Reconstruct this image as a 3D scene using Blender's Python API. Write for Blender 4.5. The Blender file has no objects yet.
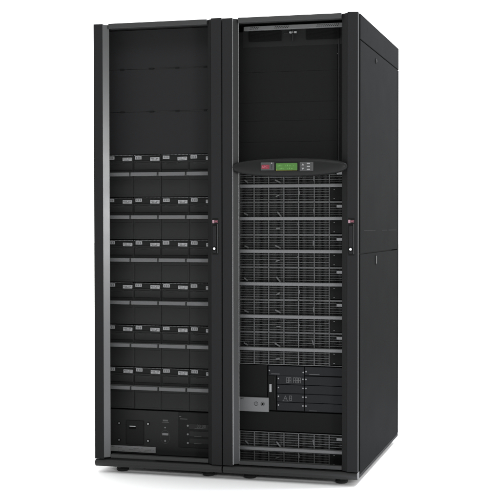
import bpy, bmesh, math, random
from mathutils import Vector, Matrix
random.seed(7)
sc = bpy.context.scene
COL = sc.collection
R = math.radians

# ------------------------------------------------------------------ materials
def s2l(v):
    v = v / 255.0
    return v / 12.92 if v <= 0.04045 else ((v + 0.055) / 1.055) ** 2.4

def mat(name, rgb, rough=0.5, spec=0.3, metal=0.0, bump=0.0, scale=900.0, mottle=0.0, coat=0.0, emis=None, estr=0.0):
    m = bpy.data.materials.new(name); m.use_nodes = True
    nt = m.node_tree; b = nt.nodes["Principled BSDF"]
    b.inputs["Base Color"].default_value = (*rgb, 1)
    b.inputs["Roughness"].default_value = rough
    b.inputs["Specular IOR Level"].default_value = spec
    b.inputs["Metallic"].default_value = metal
    b.inputs["Coat Weight"].default_value = coat
    tc = nt.nodes.new("ShaderNodeTexCoord")
    if emis:
        b.inputs["Emission Color"].default_value = (*emis, 1); b.inputs["Emission Strength"].default_value = estr
    if bump > 0:
        n = nt.nodes.new("ShaderNodeTexNoise"); n.inputs["Scale"].default_value = scale; n.inputs["Detail"].default_value = 2
        bp = nt.nodes.new("ShaderNodeBump"); bp.inputs["Strength"].default_value = bump; bp.inputs["Distance"].default_value = 0.0004
        nt.links.new(tc.outputs["Object"], n.inputs["Vector"]); nt.links.new(n.outputs["Fac"], bp.inputs["Height"])
        nt.links.new(bp.outputs["Normal"], b.inputs["Normal"])
    if mottle > 0:
        n2 = nt.nodes.new("ShaderNodeTexNoise"); n2.inputs["Scale"].default_value = 7; n2.inputs["Detail"].default_value = 5
        mr = nt.nodes.new("ShaderNodeMapRange")
        mr.inputs["To Min"].default_value = max(0.0, rough - mottle); mr.inputs["To Max"].default_value = min(1.0, rough + mottle)
        nt.links.new(tc.outputs["Object"], n2.inputs["Vector"]); nt.links.new(n2.outputs["Fac"], mr.inputs["Value"])
        nt.links.new(mr.outputs["Result"], b.inputs["Roughness"])
    return m

def g(v, b=1.0):  # neutral-cool grey from a linear value
    return (v, v * 1.01, v * (1.02 * b))

M = {}
M['paint'] = mat('black_powder_coat', g(.0110, 1.02), .45, .08, mottle=.04)
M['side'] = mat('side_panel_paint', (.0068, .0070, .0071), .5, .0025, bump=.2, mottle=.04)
M['door'] = mat('door_paint', g(.0175, 1.02), .40, .015, mottle=.03)
M['trim'] = mat('satin_metal_trim', g(.085), .33, .5, metal=.9, mottle=.05)
M['trim_dark'] = mat('dark_metal_and_dimmed_trim', g(.034), .30, .4, metal=.7, mottle=.05)  # dark small parts; on the right door, trim darkened to imitate a weaker reflection
M['trim_line'] = mat('seam_line_trim', g(.016), .6, .02)
M['rail'] = mat('rail_grey', g(.034), .45, .2)
M['mesh'] = mat('grille_upright', g(.052), .5, .2)
M['switch'] = mat('switch_plate_paint', (.0112, .0118, .0130), .45, .10, bump=.2, mottle=.05)
M['sill'] = mat('sill_grey', g(.032), .45, .2)
M['kick'] = mat('kick_plate_paint', g(.020), .36, .25, mottle=.04)
M['edge'] = mat('polished_edge', g(.36), .22, .5, metal=.8)  # bright colour standing in for hairline highlights on the trim's bevels
M['inner'] = mat('interior_panel', g(.0155, 1.03), .55, .08, bump=.2, mottle=.05)
M['inner_dark'] = mat('interior_black', g(.0075), .6, .06, bump=.2)
M['module'] = mat('battery_plastic', g(.0165), .5, .12, bump=.3, scale=600, mottle=.05)
M['module2'] = mat('battery_recess', g(.0125), .6, .08)
M['strip'] = mat('grip_strip_grey', g(.092), .5, .3, bump=.15)
M['label'] = mat('printed_label', g(.25), .6, .2)
M['label_ink'] = mat('label_ink', g(.10), .6, .2)
M['grille'] = mat('grille_steel', g(.092), .45, .35, metal=.2)
M['bar'] = mat('module_bar', g(.118), .4, .4, metal=.2, mottle=.05)
M['plate'] = mat('bare_alu_plate', g(.135), .5, .3, metal=.1, bump=.2, mottle=.08)
M['silver'] = mat('silver_label', g(.19), .5, .3, bump=.2)
M['screw'] = mat('screw_steel', g(.30), .35, .5, metal=.5)
M['ink'] = mat('white_print', g(.105), .6, .2)
M['dimink'] = mat('dim_print', g(.075), .6, .2)
M['bezel'] = mat('bezel_gloss', g(.0115), .36, .10, mottle=.03)
M['bezel_face'] = mat('bezel_insert', g(.045), .4, .3)
M['lcd'] = mat('lcd_green', (.050, .120, .030), .3, .2, emis=(.05, .25, .04), estr=.07)
M['lcd_ink'] = mat('lcd_segments', (.12, .27, .08), .4, .2, emis=(.2, .45, .12), estr=.07)
M['lcd_edge'] = mat('lcd_amber_edge', (.22, .20, .04), .4, .2)
M['red'] = mat('emblem_red', (.15, .018, .028), .4, .3)
M['pink'] = mat('emblem_pink', (.33, .11, .14), .5, .2)
M['button'] = mat('button_grey', g(.22), .45, .3)
M['key'] = mat('key_chrome', g(.95), .25, .5, metal=.2)
M['maroon'] = mat('emblem_maroon', (.07, .03, .04), .5, .2)
M['palepink'] = mat('emblem_pale', (.28, .17, .20), .5, .2)
M['rib'] = mat('latch_plastic', g(.034), .5, .2)
M['rubber'] = mat('foot_rubber', g(.014), .6, .25)
M['slot'] = mat('black_slot', g(.004), .8, .05)
M['dimlabel'] = mat('dim_sticker', g(.15), .6, .2)

# studio floor: seamless white
mf = bpy.data.materials.new('white_floor'); mf.use_nodes = True
b = mf.node_tree.nodes["Principled BSDF"]; b.inputs["Base Color"].default_value = (.96, .96, .96, 1)
b.inputs["Roughness"].default_value = .7; b.inputs["Specular IOR Level"].default_value = .15

# ------------------------------------------------------------------ mesh helpers
class MB:
    def __init__(s): s.bm = bmesh.new(); s.mats = []
    def mi(s, m):
        if m not in s.mats: s.mats.append(m)
        return s.mats.index(m)
    def _add(s, tmp, m):
        i = s.mi(m)
        for f in tmp.faces: f.material_index = i
        me = bpy.data.meshes.new('t'); tmp.to_mesh(me); tmp.free()
        s.bm.from_mesh(me); bpy.data.meshes.remove(me)
    def box(s, x0, x1, y0, y1, z0, z1, m, bev=0.0, seg=2):
        t = bmesh.new()
        bmesh.ops.create_cube(t, size=1)
        for v in t.verts:
            v.co = Vector(((x0 + x1) / 2 + v.co.x * (x1 - x0), (y0 + y1) / 2 + v.co.y * (y1 - y0), (z0 + z1) / 2 + v.co.z * (z1 - z0)))
        if bev > 0:
            bmesh.ops.bevel(t, geom=list(t.edges), offset=bev, segments=seg, affect='EDGES', profile=.5)
        s._add(t, m); return s
    def prism(s, pts, axis, a0, a1, m, bev=0.0, seg=2):
        """pts: 2-D outline; axis 'z' -> (x,y), axis 'y' -> (x,z), axis 'x' -> (y,z)"""
        t = bmesh.new()
        def P(p, a):
            if axis == 'z': return (p[0], p[1], a)
            if axis == 'y': return (p[0], a, p[1])
            return (a, p[0], p[1])
        lo = [t.verts.new(P(p, a0)) for p in pts]; hi = [t.verts.new(P(p, a1)) for p in pts]
        t.faces.new(lo); t.faces.new(list(reversed(hi)))
        n = len(pts)
        for i in range(n): t.faces.new((lo[i], hi[i], hi[(i + 1) % n], lo[(i + 1) % n]))
        bmesh.ops.recalc_face_normals(t, faces=list(t.faces))
        if bev > 0: bmesh.ops.bevel(t, geom=list(t.edges), offset=bev, segments=seg, affect='EDGES', profile=.5)
        s._add(t, m); return s
    def cyl(s, c, r, h, axis, m, n=20, r2=None, bev=0):
        t = bmesh.new()
        bmesh.ops.create_cone(t, cap_ends=True, segments=n, radius1=r, radius2=r if r2 is None else r2, depth=h)
        if bev: bmesh.ops.bevel(t, geom=[e for e in t.edges if len([f for f in e.link_faces if len(f.verts) > 4]) == 1], offset=bev, segments=2, affect='EDGES')
        rot = {'z': Matrix(), 'y': Matrix.Rotation(R(90), 4, 'X'), 'x': Matrix.Rotation(R(90), 4, 'Y')}[axis]
        bmesh.ops.transform(t, matrix=Matrix.Translation(c) @ rot, verts=t.verts)
        s._add(t, m); return s
    def rbox(s, c, size, ang, m, bev=0):
        """box rotated by ang about the y axis"""
        t = bmesh.new(); bmesh.ops.create_cube(t, size=1)
        bmesh.ops.scale(t, vec=size, verts=t.verts)
        if bev: bmesh.ops.bevel(t, geom=list(t.edges), offset=bev, segments=2, affect='EDGES')
        bmesh.ops.transform(t, matrix=Matrix.Translation(c) @ Matrix.Rotation(ang, 4, 'Y'), verts=t.verts)
        s._add(t, m); return s
    def text(s, body, x, y, z, size, m, depth=.0006, squash=1.0):
        """lettering facing -y, lower left corner at x, z"""
        cu = bpy.data.curves.new('t', 'FONT'); cu.body = body; cu.size = size; cu.extrude = depth / 2
        o = bpy.data.objects.new('t', cu); COL.objects.link(o)
        bpy.context.view_layer.update()
        me = bpy.data.meshes.new_from_object(o.evaluated_get(bpy.context.evaluated_depsgraph_get()))
        me.materials.clear()
        me.transform(Matrix.Translation((x, y, z)) @ Matrix.Rotation(R(90), 4, 'X') @ Matrix.Diagonal((squash, 1, 1, 1)))
        t = bmesh.new(); t.from_mesh(me)
        s._add(t, m)
        bpy.data.objects.remove(o); bpy.data.curves.remove(cu); bpy.data.meshes.remove(me); return s
    def build(s, name, parent=None, origin=None, smooth=False):
        me = bpy.data.meshes.new(name)
        s.bm.to_mesh(me); s.bm.free()
        for m in s.mats: me.materials.append(m)
        o = bpy.data.objects.new(name, me); COL.objects.link(o)
        # put the object's own origin at the base of its shape
        if len(me.vertices):
            lo = [min(v.co[k] for v in me.vertices) for k in range(3)]; hi = [max(v.co[k] for v in me.vertices) for k in range(3)]
            c = Vector(((lo[0] + hi[0]) / 2, (lo[1] + hi[1]) / 2, lo[2]))
            me.transform(Matrix.Translation(-c))
            W = Vector((0, 0, 0)); p = parent
            while p is not None: W += p.location; p = p.parent
            o.location = c - W
        o.parent = parent
        if smooth:
            for p in me.polygons: p.use_smooth = True
        return o

def tag(o, label=None, cat=None, group=None, kind=None):
    if label: o['label'] = label
    if cat: o['category'] = cat
    if group: o['group'] = group
    if kind: o['kind'] = kind
    return o

def empty(name, loc):
    o = bpy.data.objects.new(name, None); COL.objects.link(o); o.location = loc; o.empty_display_size = .05
    return o

def copy_tree(o, parent=None):
    c = o.copy(); COL.objects.link(c); c.parent = parent
    for ch in [k for k in list(bpy.data.objects) if k.parent == o]: copy_tree(ch, c)
    return c

# ------------------------------------------------------------------ setting
fl = MB(); fl.box(-60, 60, -60, 60, -.05, 0, mf)
tag(fl.build('floor'), 'seamless white studio floor', kind='structure')

# ------------------------------------------------------------------ the cabinets
TOP, DB, PB = 2.0, .0625, .030     # top, bottom of the door, bottom of the plinth
DEPTH = 1.037
def cabinet(X0, X1, st, label, right_panel, glyph):
    """st: x of front flat/chamfer edges: left flat end, left chamfer end, right chamfer start, right flat start"""
    t = tag(empty('rack_cabinet', ((X0 + X1) / 2, DEPTH / 2, 0)), label, 'rack cabinet', 'black rack cabinets standing side by side')
    e = .0015
    # shell
    if not right_panel:
        MB().box(X0, X0 + .012, .048, DEPTH - .004, PB + .012, TOP - .004, M['side'], .002).build('side_panel', t)
        MB().box(X1 - .012, X1 - .001, .048, DEPTH - .004, PB + .012, TOP - .004, M['side'], .002).build('side_panel', t)
    else:
        MB().box(X0 + .001, X0 + .012, .048, DEPTH - .004, PB + .012, TOP - .004, M['side'], .002).build('side_panel', t)
        # cabinet frame seen edge-on at the side: header strip, rear post, two lift-off panels
        MB().box(X1 - .012, X1, .046, DEPTH, TOP - .108, TOP, M['side'], .003).build('side_header', t)
        p = MB().box(X1 - .012, X1 - .0005, .049, DEPTH - .034, .985, TOP - .1115, M['side'], .002)
        for q0, q1 in ((.13, .40), (.56, .70), (.74, .97)): p.box(X1 - .004, X1 + .0003, q0, q1, 1.0810, 1.0830, M['trim_line'], .0005)
        up = p.build('side_panel', t)
        l = MB(); l.cyl((X1, .408, 1.850), .013, .003, 'x', M['slot'], 24); l.cyl((X1 + .0015, .408, 1.850), .0085, .005, 'x', M['rib'], 20, bev=.001)
        l.box(X1 + .002, X1 + .0046, .4065, .4095, 1.843, 1.857, M['slot'])
        l.build('panel_latch', up)
        p = MB().box(X1 - .012, X1 - .0005, .049, DEPTH - .034, PB + .016, .981, M['side'], .002)
        lo = p.build('side_panel', t)
        l = MB(); l.box(X1 - .001, X1 + .0012, .395, .427, .925, .972, M['slot'], .001); l.box(X1, X1 + .003, .403, .417, .931, .966, M['rail'], .0012)
        l.build('panel_latch', lo)
        MB().box(X1 - .012, X1 - .0002, DEPTH - .031, DEPTH, PB + .016, TOP - .111, M['side'], .002).build('rear_post', t)
        MB().box(X1 - .013, X1 - .001, .046, DEPTH, PB, PB + .014, M['inner_dark'], .001).build('side_skirt', t)
    MB().box(X0 + .013, X1 - .013, .048, DEPTH - .002, TOP - .014, TOP - .001, M['paint'], .002).build('top_panel', t)
    MB().box(X0 + .013, X1 - .013, DEPTH - .016, DEPTH - .003, PB + .02, TOP - .016, M['paint'], .002).build('rear_panel', t)
    MB().box(X0 + .013, X1 - .013, .07, DEPTH - .017, PB, PB + .018, M['inner_dark'], .001).build('floor_pan', t)
    # rounded kick plate under the door
    MB().prism([(.0, PB + .004), (.004, PB - .001), (.045, PB - .001), (.045, DB - .003), (.006, DB - .003), (-.003, DB - .010), (-.004, PB + .014)], 'x', X0 + .002, X1 - .002, M['kick'], .0018, 2).build('kick_plate', t)
    # door: one frame with chamfered inner edges
    lf, lc, rc, rf = st
    d = MB()
    zb = DB
    d.prism([(X0 + .0015, .0), (lf, .0), (lf, .040), (X0 + .0015, .040)], 'z', zb, TOP - .003, M['door'], .0012)
    d.prism([(rf, 0), (X1 - .0015, 0), (X1 - .0015, .027), (rf, .027)], 'z', zb, TOP, M['door'], .002, 3)
    d.prism([(rc, .018), (rf - .0004, .0006), (rf - .0004, .038), (rc, .038)], 'z', zb + .001, TOP - .004, M['paint'], .0006)
    d.box(lc + .0006, rc - .0006, .006, .038, TOP - .0245, TOP - .002, M['rail'], .002)
    d.box(lc + .0006, rc - .0006, .016, .038, zb + .0030, zb + .0200, M['sill'], .002)
    door = d.build('door_frame', t)
    tr = MB()
    tr.prism([(lf + .0004, .0006), (lc, .0185), (lc, .0200), (lf + .0004, .0200)], 'z', zb + .006, TOP - .006, M['trim'] if not right_panel else M['trim_dark'], .0008)  # right strip gets the dimmed colour, as if catching less of the softbox
    if right_panel:  # highlight lines along both trim edges, modelled as thin bright slivers
        tr.prism([(lf + .0002, -.0008), (lf + .003, -.0008), (lf + .003, .003), (lf + .0002, .003)], 'z', zb + .004, TOP - .004, M['edge'], .0008)
        tr.prism([(lc - .0005, .0170), (lc + .0016, .0170), (lc + .0016, .0210), (lc - .0005, .0210)], 'z', zb + .006, TOP - .006, M['edge'], .0008)
    tr.build('door_trim', door)
    # handle with key lock and emblem, set in the right stile
    hx = X1 - .0285
    h = MB()
    h.box(hx - .0135, hx + .0135, -.0015, .002, .978, 1.136, M['inner_dark'], .0012)
    h.box(hx - .0105, hx + .0065, -.011, -.0012, .986, 1.104, M['door'], .004, 3)
    h.box(hx + .0085, hx + .0125, -.006, -.001, .984, 1.112, M['rib'], .0015)
    hd = h.build('door_handle', door)
    k = MB(); k.cyl((hx - .001, -.0118, 1.0045), .0098, .002, 'y', M['slot'], 24); k.cyl((hx - .001, -.013, 1.0045), .0052, .004, 'y', M['key'], 24, bev=.0008)
    k.build('key_lock', door)
    k = MB(); k.box(hx - .013, hx - .004, -.0032, -.0016, 1.1145, 1.1285, M['palepink'], .0005)
    k.box(hx - .003, hx + .012, -.0032, -.0016, 1.1165, 1.1275, M['maroon'], .0005)
    k.text(glyph, hx - .0022, -.0036, 1.1185, .0095, M['pink'], squash=.8)
    k.build('door_emblem', door)
    # levelling feet
    for fx in (X0 + .105, X1 - .085):
        for fy in (.07, DEPTH - .09):
            f = MB(); f.cyl((fx, fy, .007), .026, .014, 'z', M['rubber'], 28, r2=.029, bev=.003)
            f.cyl((fx, fy, .017), .024, .007, 'z', M['rubber'], 6)
            f.cyl((fx, fy, .030), .009, .03, 'z', M['inner_dark'], 16)
            f.build('levelling_foot', t)
    return t, door

c1, door1 = cabinet(0, .5985, (.0442, .0690, .5299, .5500),
    'left black rack cabinet with bright trim strip, standing beside the right-hand cabinet', False, 'APC')
c2, door2 = cabinet(.6005, 1.2, (.6475, .6700, 1.1272, 1.1526),
    'right black rack cabinet with oval control panel across its door and exposed side panels', True, 'APC')

# ---- left cabinet interior: blanking panels above, backing
z0, P = 1.4247, .1925
for k in range(3):
    zt = z0 + P * (k + 1) - .0005; zb_ = z0 + P * k + .0002
    zt = min(zt, 1.985)
    b = MB(); b.box(.016, .580, .125, .140, zb_, zt, M['inner'], .0015)
    o = b.build('blanking_panel', c1)
    if k:
        cl = MB()
        for x, w in ((.0865, .020), (.2266, .022), (.3506, .018), (.4825, .016)):
            cl.box(x - w / 2, x + w / 2, .1215, .1275, zb_ - .004, zb_ + .0025, M['inner_dark'], .001)
        cl.box(.245, .56, .1225, .126, zb_ - .0022, zb_ - .0002, M['trim_dark'])
        cl.build('panel_clip', o)
for x0, x1 in ((.013, .016), (.5815, .5845)):
    MB().box(x0, x1, .05, .9, .07, 1.98, M['inner_dark']).build('inner_wall', c1)

# ---- battery modules: 6 rows x 4 columns
def battery_module():
    x0, x1 = -.0660, .0660; zt = P / 2 * 2      # local: base at z=0
    t = empty('battery_module', (0, 0, 0))
    H = P - .003
    b = MB()
    b.box(x0, x1, .125, .60, .001, H - .026, M['module'], .0018)             # body
    b.box(x0, x1, .129, .60, H - .0255, H, M['module2'], .001)               # recessed upper band
    b.box(x0 + .0035, x1 - .0035, .1215, .126, H - .068, H - .034, M['module'], .003, 3)   # raised pull hood
    b.box(x0 + .006, x1 - .006, .1240, .126, .010, .078, M['module'], .001)
    b.build('housing', t)
    # dotted lip along the top edge
    l = MB(); l.box(x0 + .001, x1 - .001, .1215, .128, H - .0022, H, M['module'], .0004)
    for i in range(20):
        xx = x0 + .004 + i * .0064
        l.box(xx, xx + .0032, .1206, .1222, H - .0022, H - .0002, M['dimlabel'])
    l.build('top_lip', t)
    # curved latch ribs under the labels
    l = MB()
    for q in range(2):
        n = 12
        for i in range(n):
            a = -1 + 2 * (i + .5) / n
            l.rbox((-.014 + a * (.038 - q * .008), .1195, H - .0385 - q * .006 + .006 * a * a), (.008, .0022, .0012), -math.atan(.012 * a / .038), M['rib'])
    l.build('latch_rib', t)
    gs = MB(); gs.prism([(.080, H - .0960), (.081, H - .0800), (.126, H - .0800), (.126, H - .0960)], 'x', x0 + .0035, x1 - .0035, M['strip'], .0015, 2)
    gs.build('grip_strip', t)
    lab = MB(); lab.box(x0 + .0065, x0 + .0375, .1265, .1292, H - .0185, H - .0035, M['label'], .0004)
    for i in range(3):
        lab.box(x0 + .011 + i * .0085, x0 + .016 + i * .0085, .1259, .1267, H - .0155, H - .0075, M['label_ink'])
    lab.build('label', t)
    lab = MB(); lab.box(x0 + .0805, x0 + .1245, .1215, .1292, H - .0260, H - .0105, M['label'], .0004)
    for r_ in range(2):
        for i in range(6):
            if (i * 3 + r_) % 5: lab.box(x0 + .084 + i * .0063, x0 + .088 + i * .0063, .1209, .1217, H - .0240 + r_ * .0062, H - .0200 + r_ * .0062, M['label_ink'])
    lab.build('label', t)
    return t
rowsn = ['top', 'second', 'third', 'fourth', 'fifth', 'bottom']; colsn = ['leftmost', 'second', 'third', 'rightmost']
proto = battery_module()
first = True
for r_ in range(6):
    for c_ in range(4):
        o = proto if first else copy_tree(proto); first = False
        o.location = (.0723 + .13285 * c_, 0, z0 - P * (r_ + 1) + .0008)
        rn = {'top': 'topmost row under the blank panels', 'bottom': 'lowest row above the breaker panel'}.get(rowsn[r_], rowsn[r_] + ' row from the top')
        cn = {'leftmost': 'leftmost beside the bright trim', 'rightmost': 'rightmost and partly behind the door stile'}.get(colsn[c_], colsn[c_] + ' from the left')
        for ch in [k for k in list(bpy.data.objects) if k.parent == o]:      # hand-fitted: nothing sits exactly alike
            if ch.name.startswith('label'): ch.location.x += random.uniform(-.0012, .0012); ch.location.z += random.uniform(-.0005, .0005); ch.rotation_euler.y = random.uniform(-.025, .025)
            if ch.name.startswith(('housing', 'grip_strip')): ch.location.y += random.uniform(-.0015, .0015)
        tag(o, 'black battery module, ' + cn + ', ' + rn, 'battery module', 'battery modules in the left cabinet')

# ---- breaker panel at the foot of the left cabinet
t = tag(empty('breaker_panel', (.298, .3, .07)), 'dark breaker panel with screws and silver sticker under the lowest battery row', 'breaker panel')
b = MB(); b.box(.016, .580, .125, .5, .066, .2655, M['module'], .0015); b.build('faceplate', t)
b = MB(); b.box(.10, .185, .1195, .1255, .110, .218, M['module2'], .002); b.build('breaker_cover', t)
b = MB(); b.box(.118, .147, .1165, .120, .190, .1945, M['screw'], .0008); b.box(.116, .148, .1168, .120, .181, .1875, M['slot'], .0008); b.box(.122, .130, .1172, .120, .1835, .186, M['dimink']); b.build('breaker_toggle', t)
for x, z in ((.065, .2027), (.2063, .2055), (.0647, .1262), (.2061, .1281)):
    b = MB(); b.cyl((x, .1235, z), .0075, .003, 'y', M['inner_dark'], 20); b.cyl((x, .122, z), .0042, .004, 'y', M['screw'], 16, bev=.0008); b.box(x - .003, x + .003, .1196, .1202, z - .0004, z + .0004, M['slot']); b.build('screw', t)
b = MB()
b.box(.276, .301, .1238, .126, .2195, .2275, M['dimink'], .001); b.box(.272, .305, .1240, .126, .2145, .2170, M['dimink'])
b.cyl((.288, .124, .192), .0035, .004, 'y', M['dimlabel'], 14)
b.box(.2735, .3025, .1235, .126, .1565, .1665, M['dimlabel'], .001)
b.cyl((.288, .124, .1315), .0042, .004, 'y', M['dimlabel'], 14)
for a in range(20):
    th = math.pi * 2 * a / 20
    b.rbox((.288 + .022 * math.cos(th), .1246, .149 + .030 * math.sin(th)), (.0068, .001, .0007), -th + math.pi / 2, M['dimink'])
b.build('indicator_cluster', t)
b = MB(); b.box(.352, .50, .1215, .126, .1060, .2640, M['module2'], .002)
for zz in (.216, .184, .151): b.box(.404, .497, .1195, .1225, zz - .026, zz - .002, M['module'], .001)
b.box(.356, .366, .1205, .122, .2440, .2475, M['dimink']); b.box(.361, .395, .1205, .122, .2335, .2362, M['dimink'])
for zz in (.2059, .1672, .1279): b.cyl((.398, .1195, zz), .0045, .005, 'y', M['dimlabel'], 14, bev=.001)
for x0 in (.441, .451, .461, .471):      # segment figures, two pairs
    xx = x0 + (.004 if x0 > .455 else 0)
    for q in ((xx, xx + .0013, .2000, .2125), (xx + .0055, xx + .0068, .2000, .2125), (xx, xx + .0068, .2112, .2125), (xx, xx + .0068, .2000, .2012)):
        b.box(q[0], q[1], .1188, .1197, q[2], q[3], M['ink'])
b.box(.430, .485, .1188, .1197, .1948, .1964, M['dimink'])
b.box(.428, .462, .1188, .1197, .1585, .1605, M['dimink']); b.box(.428, .462, .1188, .1197, .1255, .1275, M['dimink'])
b.build('display_unit', t)
b = MB(); b.box(.020, .243, .1175, .1245, .0745, .1010, M['silver'], .001)
b.text('APC', .030, .1168, .0945, .008, M['label_ink'])
for r_ in range(3):
    xx = .062
    while xx < .236:
        w = random.uniform(.003, .014)
        if random.random() < .62: b.box(xx, xx + w, .1170, .1176, .0790 + r_ * .0062, .0805 + r_ * .0062, M['bar'])
        xx += w + .0024
b.build('silver_sticker', t)

# ---- right cabinet interior
H = []
b = MB(); b.box(.672, 1.125, .088, .104, 1.9545, 1.9725, M['bar'], .0015)
for x in [.7 + .008 * i for i in range(5)] + [.812 + .008 * i for i in range(8)] + [1.0 + .009 * i for i in range(11)]:
    for q in range(2): b.box(x + q * .004, x + q * .004 + .0035, .0872, .0885, 1.9590 + q * .006, 1.9625 + q * .006, M['slot'])
b.build('header_bar', c2)
MB().box(.660, 1.128, .1125, .1180, 1.8850, 1.9750, M['paint'], .001).build('header_panel', c2)
for x0, x1 in ((.692, .836), (.950, 1.098)):
    v = MB(); v.box(x0, x1, .104, .112, 1.9090, 1.9520, M['slot'], .001)
    for i in range(12):
        zz = 1.9115 + i * .0033
        v.box(x0 + .004, x1 - .004, .1030, .1045, zz, zz + .0009, M['inner_dark'])
    v.build('vent_grille', c2)
b = MB(); b.box(.890, .8935, .095, .104, 1.905, 1.9540, M['trim_dark'], .0008)
b.box(.876, .886, .094, .104, 1.9370, 1.9450, M['screw'], .001); b.box(.8975, .9085, .094, .104, 1.9370, 1.9450, M['screw'], .001)
b.box(.850, .874, .100, .106, 1.9385, 1.9405, M['trim_dark']); b.cyl((.8918, .094, 1.9410), .0035, .006, 'y', M['bar'], 14)
b.build('header_latch', c2)
seams = [1.3520, 1.4700, 1.5620, 1.6420, 1.7750, 1.9540]
for a, c_ in zip(seams[:-1], seams[1:]):
    MB().box(.616, 1.084, .1135, .125, a + .0002, c_ - .0002, M['inner_dark'], .0006).build('blanking_panel', c2)
MB().box(1.0875, 1.0960, .110, .130, 1.352, 1.95, M['inner'], .001).box(1.0960, 1.186, .116, .130, 1.352, 1.95, M['inner_dark'], .001).build('mounting_rail', c2)
MB().box(.616, .7700, .1135, .125, .2925, .4905, M['inner_dark'], .0012).build('blanking_panel', c2)
MB().box(.616, 1.184, .1135, .125, .2010, .2870, M['inner_dark'], .0012).build('blanking_panel', c2)
for x0, x1 in ((.6125, .6155), (1.1845, 1.1875)):
    MB().box(x0, x1, .05, .9, .07, 1.98, M['inner_dark']).build('inner_wall', c2)

# ---- power modules (7)
PM = .1425
def power_module():
    t = empty('power_module', (0, 0, 0)); H = PM - .0004
    b = MB(); b.box(-.2845, .2845, .118, .62, .001, H, M['slot'], .001); b.build('housing', t)
    gx0, gx1 = -.2845, .2195     # local x around 0.9
    gr = MB()
    nr = 13
    for i in range(nr + 1):
        zz = .0016 + i * (H - .0032) / nr
        hh = .0016 if i not in (0, nr) else .0026
        xe = gx1 if not (1 <= i <= 5) else .1520
        gr.box(gx0, xe, .1105, .1145, zz - hh / 2, zz + hh / 2, M['grille'])
    x = gx0 + .006
    while x < gx1:
        za = .002 if x < .1535 else H * .47
        gr.box(x, x + .0008, .1140, .1165, za, H - .002, M['mesh'])
        x += .0052
    gr.build('grille', t)
    rb = MB()
    for xx in (-.2552, -.1875, -.1210, -.0520, .0140, .0843, .1510):
        rb.box(xx - .0017, xx + .0017, .1060, .1135, .002, H - .001, M['grille'], .0005)
    rb.build('rib', t)
    # handle bar across the middle
    MB().box(-.2835, .2190, .080, .1085, H / 2 - .0075, H / 2 + .0075, M['bar'], .003, 3).build('handle_bar', t)
    # slanted cam levers
    for (xx, zz, an, ln) in ((-.0780, H * .655, 38, .030), (-.0790, H * .22, -16, .020), (.0840, H * .72, 84, .024), (-.2250, H * .66, 32, .022), (.0160, H * .30, 80, .018)):
        hi = an in (38, 32)
        MB().rbox((xx, .1075 if not hi else .1040, zz), (ln, .004, .0050 if not hi else .0068), R(an), M['grille'], .0015).build('cam_lever', t)
    c = MB(); c.box(.1560, .2195, .1040, .1120, H * .05, H * .43, M['inner_dark'], .0015)
    c.cyl((.1740, .1035, H * .38), .0016, .002, 'y', M['screw'], 10); c.cyl((.1740, .1035, H * .10), .0016, .002, 'y', M['screw'], 10)
    c.build('connector_cover', t)
    MB().box(.1850, .2150, .1030, .1120, H * .83, H * .915, M['silver'], .0008).build('label', t)
    return t
pm = power_module(); first = True
names = ['topmost of the upper stack, below the oval panel', 'second from the top of the upper stack', 'third from the top of the upper stack',
         'fourth from the top of the upper stack', 'fifth from the top of the upper stack', 'lowest of the upper stack, above the switch plates',
         'alone at the foot of its cabinet']
for i in range(7):
    o = pm if first else copy_tree(pm); first = False
    zb = 1.3485 - PM * (i + 1) if i < 6 else .0545
    o.location = (.9, 0, zb)
    for ch in [k for k in list(bpy.data.objects) if k.parent == o and k.name.startswith('cam_lever')]:
        ch.location.x += random.uniform(-.003, .003); ch.location.z += random.uniform(-.003, .003); ch.rotation_euler.y = random.uniform(-.25, .25)
    tag(o, 'perforated power module with grey handle bar, ' + names[i], 'power module', 'power modules in the right cabinet')

# ---- distribution plates: header row and four rows of two
t = tag(empty('distribution_panel', (.95, .3, .29)), 'dark switch panel with ten small plates below the lowest stacked power module', 'switch panel')
MB().box(.7730, 1.184, .1185, .40, .2900, .4905, M['slot'], .001).build('backplate', t)
def plate(x0, x1, za, zb_, screws, extra=None):
    b = MB(); b.box(x0, x1, .1095, .1180, za, zb_, M['switch'], .0015); o = b.build('cover_plate', t)
    for sx, szz in screws:
        s = MB(); s.cyl((sx, .1083, szz), .0030, .0030, 'y', M['screw'], 14, bev=.0006); s.box(sx - .0022, sx + .0022, .1064, .1070, szz - .0004, szz + .0004, M['slot']); s.build('screw', o)
    if extra:
        e = MB(); extra(e); e.build('print', o)
def glyphs(e, x, z, w, h, n, gap=.0016, th=.0016, jit=0):
    for i in range(n):
        xx = x + i * (w + gap)
        e.box(xx, xx + th, .1085, .1096, z, z + h, M['ink']); e.box(xx + w - th, xx + w, .1085, .1096, z, z + h, M['ink'])
        e.box(xx + th, xx + w - th, .1085, .1096, z + h - th, z + h, M['ink'])
        if (i + jit) % 2 == 0: e.box(xx + th, xx + w - th, .1085, .1096, z, z + th, M['ink'])
        e.box(xx + th, xx + w - th, .1085, .1096, z + h * .45, z + h * .45 + th, M['ink'])
plate(.7765, .9385, .4470, .4885, [(.7820, .4680), (.9350, .4640)], lambda e: e.box(.790, .828, .1085, .1096, .4525, .4545, M['ink']))
plate(.9415, 1.184, .4510, .4885, [(.9480, .4680)], lambda e: e.box(.962, 1.008, .1085, .1096, .4555, .4575, M['ink']))
zz = [.4480, .4080, .3690, .3305, .2925]
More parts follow.
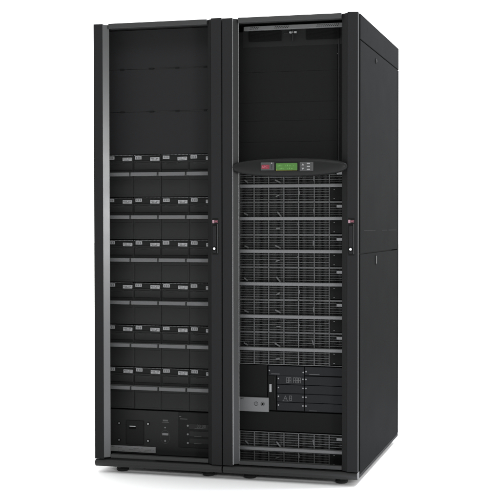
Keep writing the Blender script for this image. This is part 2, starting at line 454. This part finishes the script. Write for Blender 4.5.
for i in range(4):
    a, c_ = zz[i + 1] + .001, zz[i] - .001
    m_ = (a + c_) / 2
    def ex(e, i=i, m_=m_):
        if i == 0: glyphs(e, .8590, m_ - .012, .0100, .024, 2); glyphs(e, .8900, m_ - .012, .0100, .024, 3, jit=1)
        if i == 2:
            e.rbox((.8500, .1090, m_ - .002), (.0016, .0011, .024), R(22), M['ink']); e.rbox((.8590, .1090, m_ - .002), (.0016, .0011, .024), R(-22), M['ink'])
            e.box(.840, .870, .1085, .1096, m_ - .0145, m_ - .0130, M['dimink'])
            e.box(.8512, .8580, .1085, .1096, m_ - .005, m_ - .0035, M['ink']); glyphs(e, .8720, m_ - .011, .0115, .021, 1)
    plate(.8160, .9385, a, c_, [(.8230, m_ + .006), (.9340, m_ + .006)], ex if i in (0, 2) else None)
    plate(.9415, 1.184, a, c_, [(.9475, m_ + .006)], (lambda e: e.box(.962, .996, .1085, .1096, .2965, .2983, M['dimink'])) if i == 3 else None)
b = MB(); b.box(.7740, .8110, .1110, .1180, .2930, .4460, M['inner_dark'], .0015); b.box(.8030, .8085, .1080, .1110, .345, .440, M['paint'], .0008); b.build('side_block', t)
MB().box(.7815, .7915, .1070, .1112, .3730, .4080, M['label'], .0008).build('label', t)

# ---- bare metal switch plate
t = tag(empty('switch_plate', (.70, .2, .285)), 'bare grey metal plate with two small knobs at left of the switch panel', 'metal plate')
b = MB(); b.box(.6180, .7800, .1020, .1100, .2850, .3480, M['plate'], .0015); b.build('faceplate', t)
b = MB(); b.text('APC', .6500, .1014, .3385, .009, M['inner_dark']); b.build('print', t)
for x, m_ in ((.7230, 'bar'), (.7530, 'slot')):
    b = MB()
    for a in range(16):
        th = math.pi * 2 * a / 16
        b.rbox((x + .0085 * math.cos(th), .1015, .3200 + .0085 * math.sin(th)), (.0036, .0012, .0009), -th + math.pi / 2, M['inner'])
    b.cyl((x, .0995, .3200), .0042, .006, 'y', M[m_], 16, bev=.001); b.build('knob', t)

# ---- oval control panel carried by the right door
cxp, czp, ax = .9050, 1.3540, .2520
def outline(s=1.0, n=56):
    pts = []
    for i in range(n):
        th = 2 * math.pi * i / n
        ct, sn = math.cos(th), math.sin(th)
        x = ax * s * math.copysign(abs(ct) ** .92, ct)
        hh = (.0375 if sn > 0 else .0430) * (s - .02 * (s < 1))
        z = hh * math.copysign(abs(sn) ** .80, sn)
        pts.append((cxp + x, czp + z))
    return pts
bm = MB(); tmp = bmesh.new()
rings = []
for s, y in ((1.0, -.0006), (1.0, -.014), (.985, -.020), (.955, -.024), (.90, -.0270), (.70, -.0305), (.4, -.0320)):
    rings.append([tmp.verts.new((p[0], y, p[1])) for p in outline(s)])
n = len(rings[0])
for a, c_ in zip(rings[:-1], rings[1:]):
    for i in range(n): tmp.faces.new((a[i], a[(i + 1) % n], c_[(i + 1) % n], c_[i]))
tmp.faces.new(rings[-1]); tmp.faces.new(list(reversed(rings[0])))
bmesh.ops.recalc_face_normals(tmp, faces=list(tmp.faces))
bm._add(tmp, M['bezel'])
bez = bm.build('control_panel', door2, smooth=True)
yb = -.034
b = MB(); b.box(.7810, 1.0180, yb + .0005, -.028, 1.3320, 1.3735, M['bezel'], .002); b.box(.7850, .8440, yb - .0012, yb + .001, 1.3385, 1.3725, M['bezel_face'], .001)
b.build('panel_insert', bez)
b = MB(); b.box(.7885, .8235, yb - .0030, yb, 1.3445, 1.3620, M['red'], .0015); b.text('APC', .7905, yb - .0036, 1.3482, .0145, M['pink'], squash=.95)
b.build('emblem', bez)
b = MB()
for i, zz_ in enumerate((1.3685, 1.3610, 1.3545, 1.3480)): b.cyl((.8335, yb - .0015, zz_), .0028 if i == 0 else .0016, .003, 'y', M['button'] if i == 0 else M['trim_dark'], 14)
b.build('status_light', bez)
b = MB(); b.box(.8490, .9490, yb - .0015, yb + .001, 1.3350, 1.3700, M['slot'], .001); b.box(.8520, .9460, yb - .0022, yb, 1.3372, 1.3680, M['lcd'], .0006)
for r_ in range(2):        # faint segment marks, too small to read
    for q in range(9):
        if (q * 7 + r_ * 3) % 4: b.box(.8600 + q * .0085, .8600 + q * .0085 + (.0022, .0052, .0035)[(q + r_) % 3], yb - .0027, yb - .0020, 1.3430 + r_ * .0125, 1.3430 + r_ * .0125 + (.0055, .0022)[(q * 5 + r_) % 2], M['lcd_ink'])
b.box(.8530, .8570, yb - .0026, yb - .0020, 1.3380, 1.3410, M['lcd_edge']); b.box(.8530, .9450, yb - .0026, yb - .0020, 1.3372, 1.3380, M['lcd_edge'])
b.build('screen', bez)
b = MB(); b.box(.9560, 1.0140, yb - .0012, yb + .001, 1.3345, 1.3720, M['bezel_face'], .001); b.build('keypad_plate', bez)
for x, z, k in ((.9700, 1.3605, 1), (.9700, 1.3445, -1)):
    MB().prism([(x - .0058, z - .003 * k), (x + .0058, z - .003 * k), (x, z + .006 * k)], 'y', yb - .0035, yb - .001, M['button'], .0006).build('arrow_button', bez)
for z in (1.3655, 1.3530, 1.3405):
    MB().box(.9870, 1.0010, yb - .0035, yb - .001, z - .0026, z + .0026, M['button'], .0012).build('key_button', bez)

# ------------------------------------------------------------------ light, world, camera
w = bpy.data.worlds.new("World"); sc.world = w; w.use_nodes = True
nt = w.node_tree; bg = nt.nodes["Background"]
tc = nt.nodes.new("ShaderNodeTexCoord"); sx = nt.nodes.new("ShaderNodeSeparateXYZ")
mr = nt.nodes.new("ShaderNodeMapRange"); mr.interpolation_type = 'SMOOTHSTEP'
mr.inputs["From Min"].default_value = -.4; mr.inputs["From Max"].default_value = .1
mr.inputs["To Min"].default_value = .40; mr.inputs["To Max"].default_value = 2.6
nt.links.new(tc.outputs["Generated"], sx.inputs[0]); nt.links.new(sx.outputs["Y"], mr.inputs["Value"])
nt.links.new(mr.outputs["Result"], bg.inputs["Strength"])
bg.inputs["Color"].default_value = (1, 1, 1, 1)

def area(name, loc, target, sx_, sy_, power, col=(1, 1, 1)):
    l = bpy.data.lights.new(name, 'AREA'); l.shape = 'RECTANGLE'; l.size = sx_; l.size_y = sy_; l.energy = power; l.color = col
    o = bpy.data.objects.new(name, l); COL.objects.link(o); o.location = loc
    o.rotation_euler = (Vector(target) - Vector(loc)).to_track_quat('-Z', 'Y').to_euler(); return o
area('softbox_right', (3.1, -2.8, 1.30), (.1, 0, 1.30), .6, .9, 46)
area('softbox_top', (1.2, -2.6, 3.9), (.8, 0, 1.4), 2.4, 1.2, 50, (.96, .98, 1))
area('softbox_side', (2.35, .8, 3.25), (1.2, .4, 1.9), .9, .5, 150, (.86, .92, 1))

cd = bpy.data.cameras.new('camera'); cam = bpy.data.objects.new('camera', cd); COL.objects.link(cam)
cam.location = (2.1409, -4.6562, 1.10568)
cam.rotation_euler = (math.pi / 2 - .02156, 0, .24418)
cd.sensor_width = 36; cd.lens = 1130.19 / 500 * 36
cd.shift_x = -57.4 / 500; cd.shift_y = -.00086
cd.clip_end = 500
sc.camera = cam
sc.view_settings.view_transform = 'Standard'; sc.view_settings.look = 'None'; sc.view_settings.gamma = 1
sc.view_settings.exposure = 0
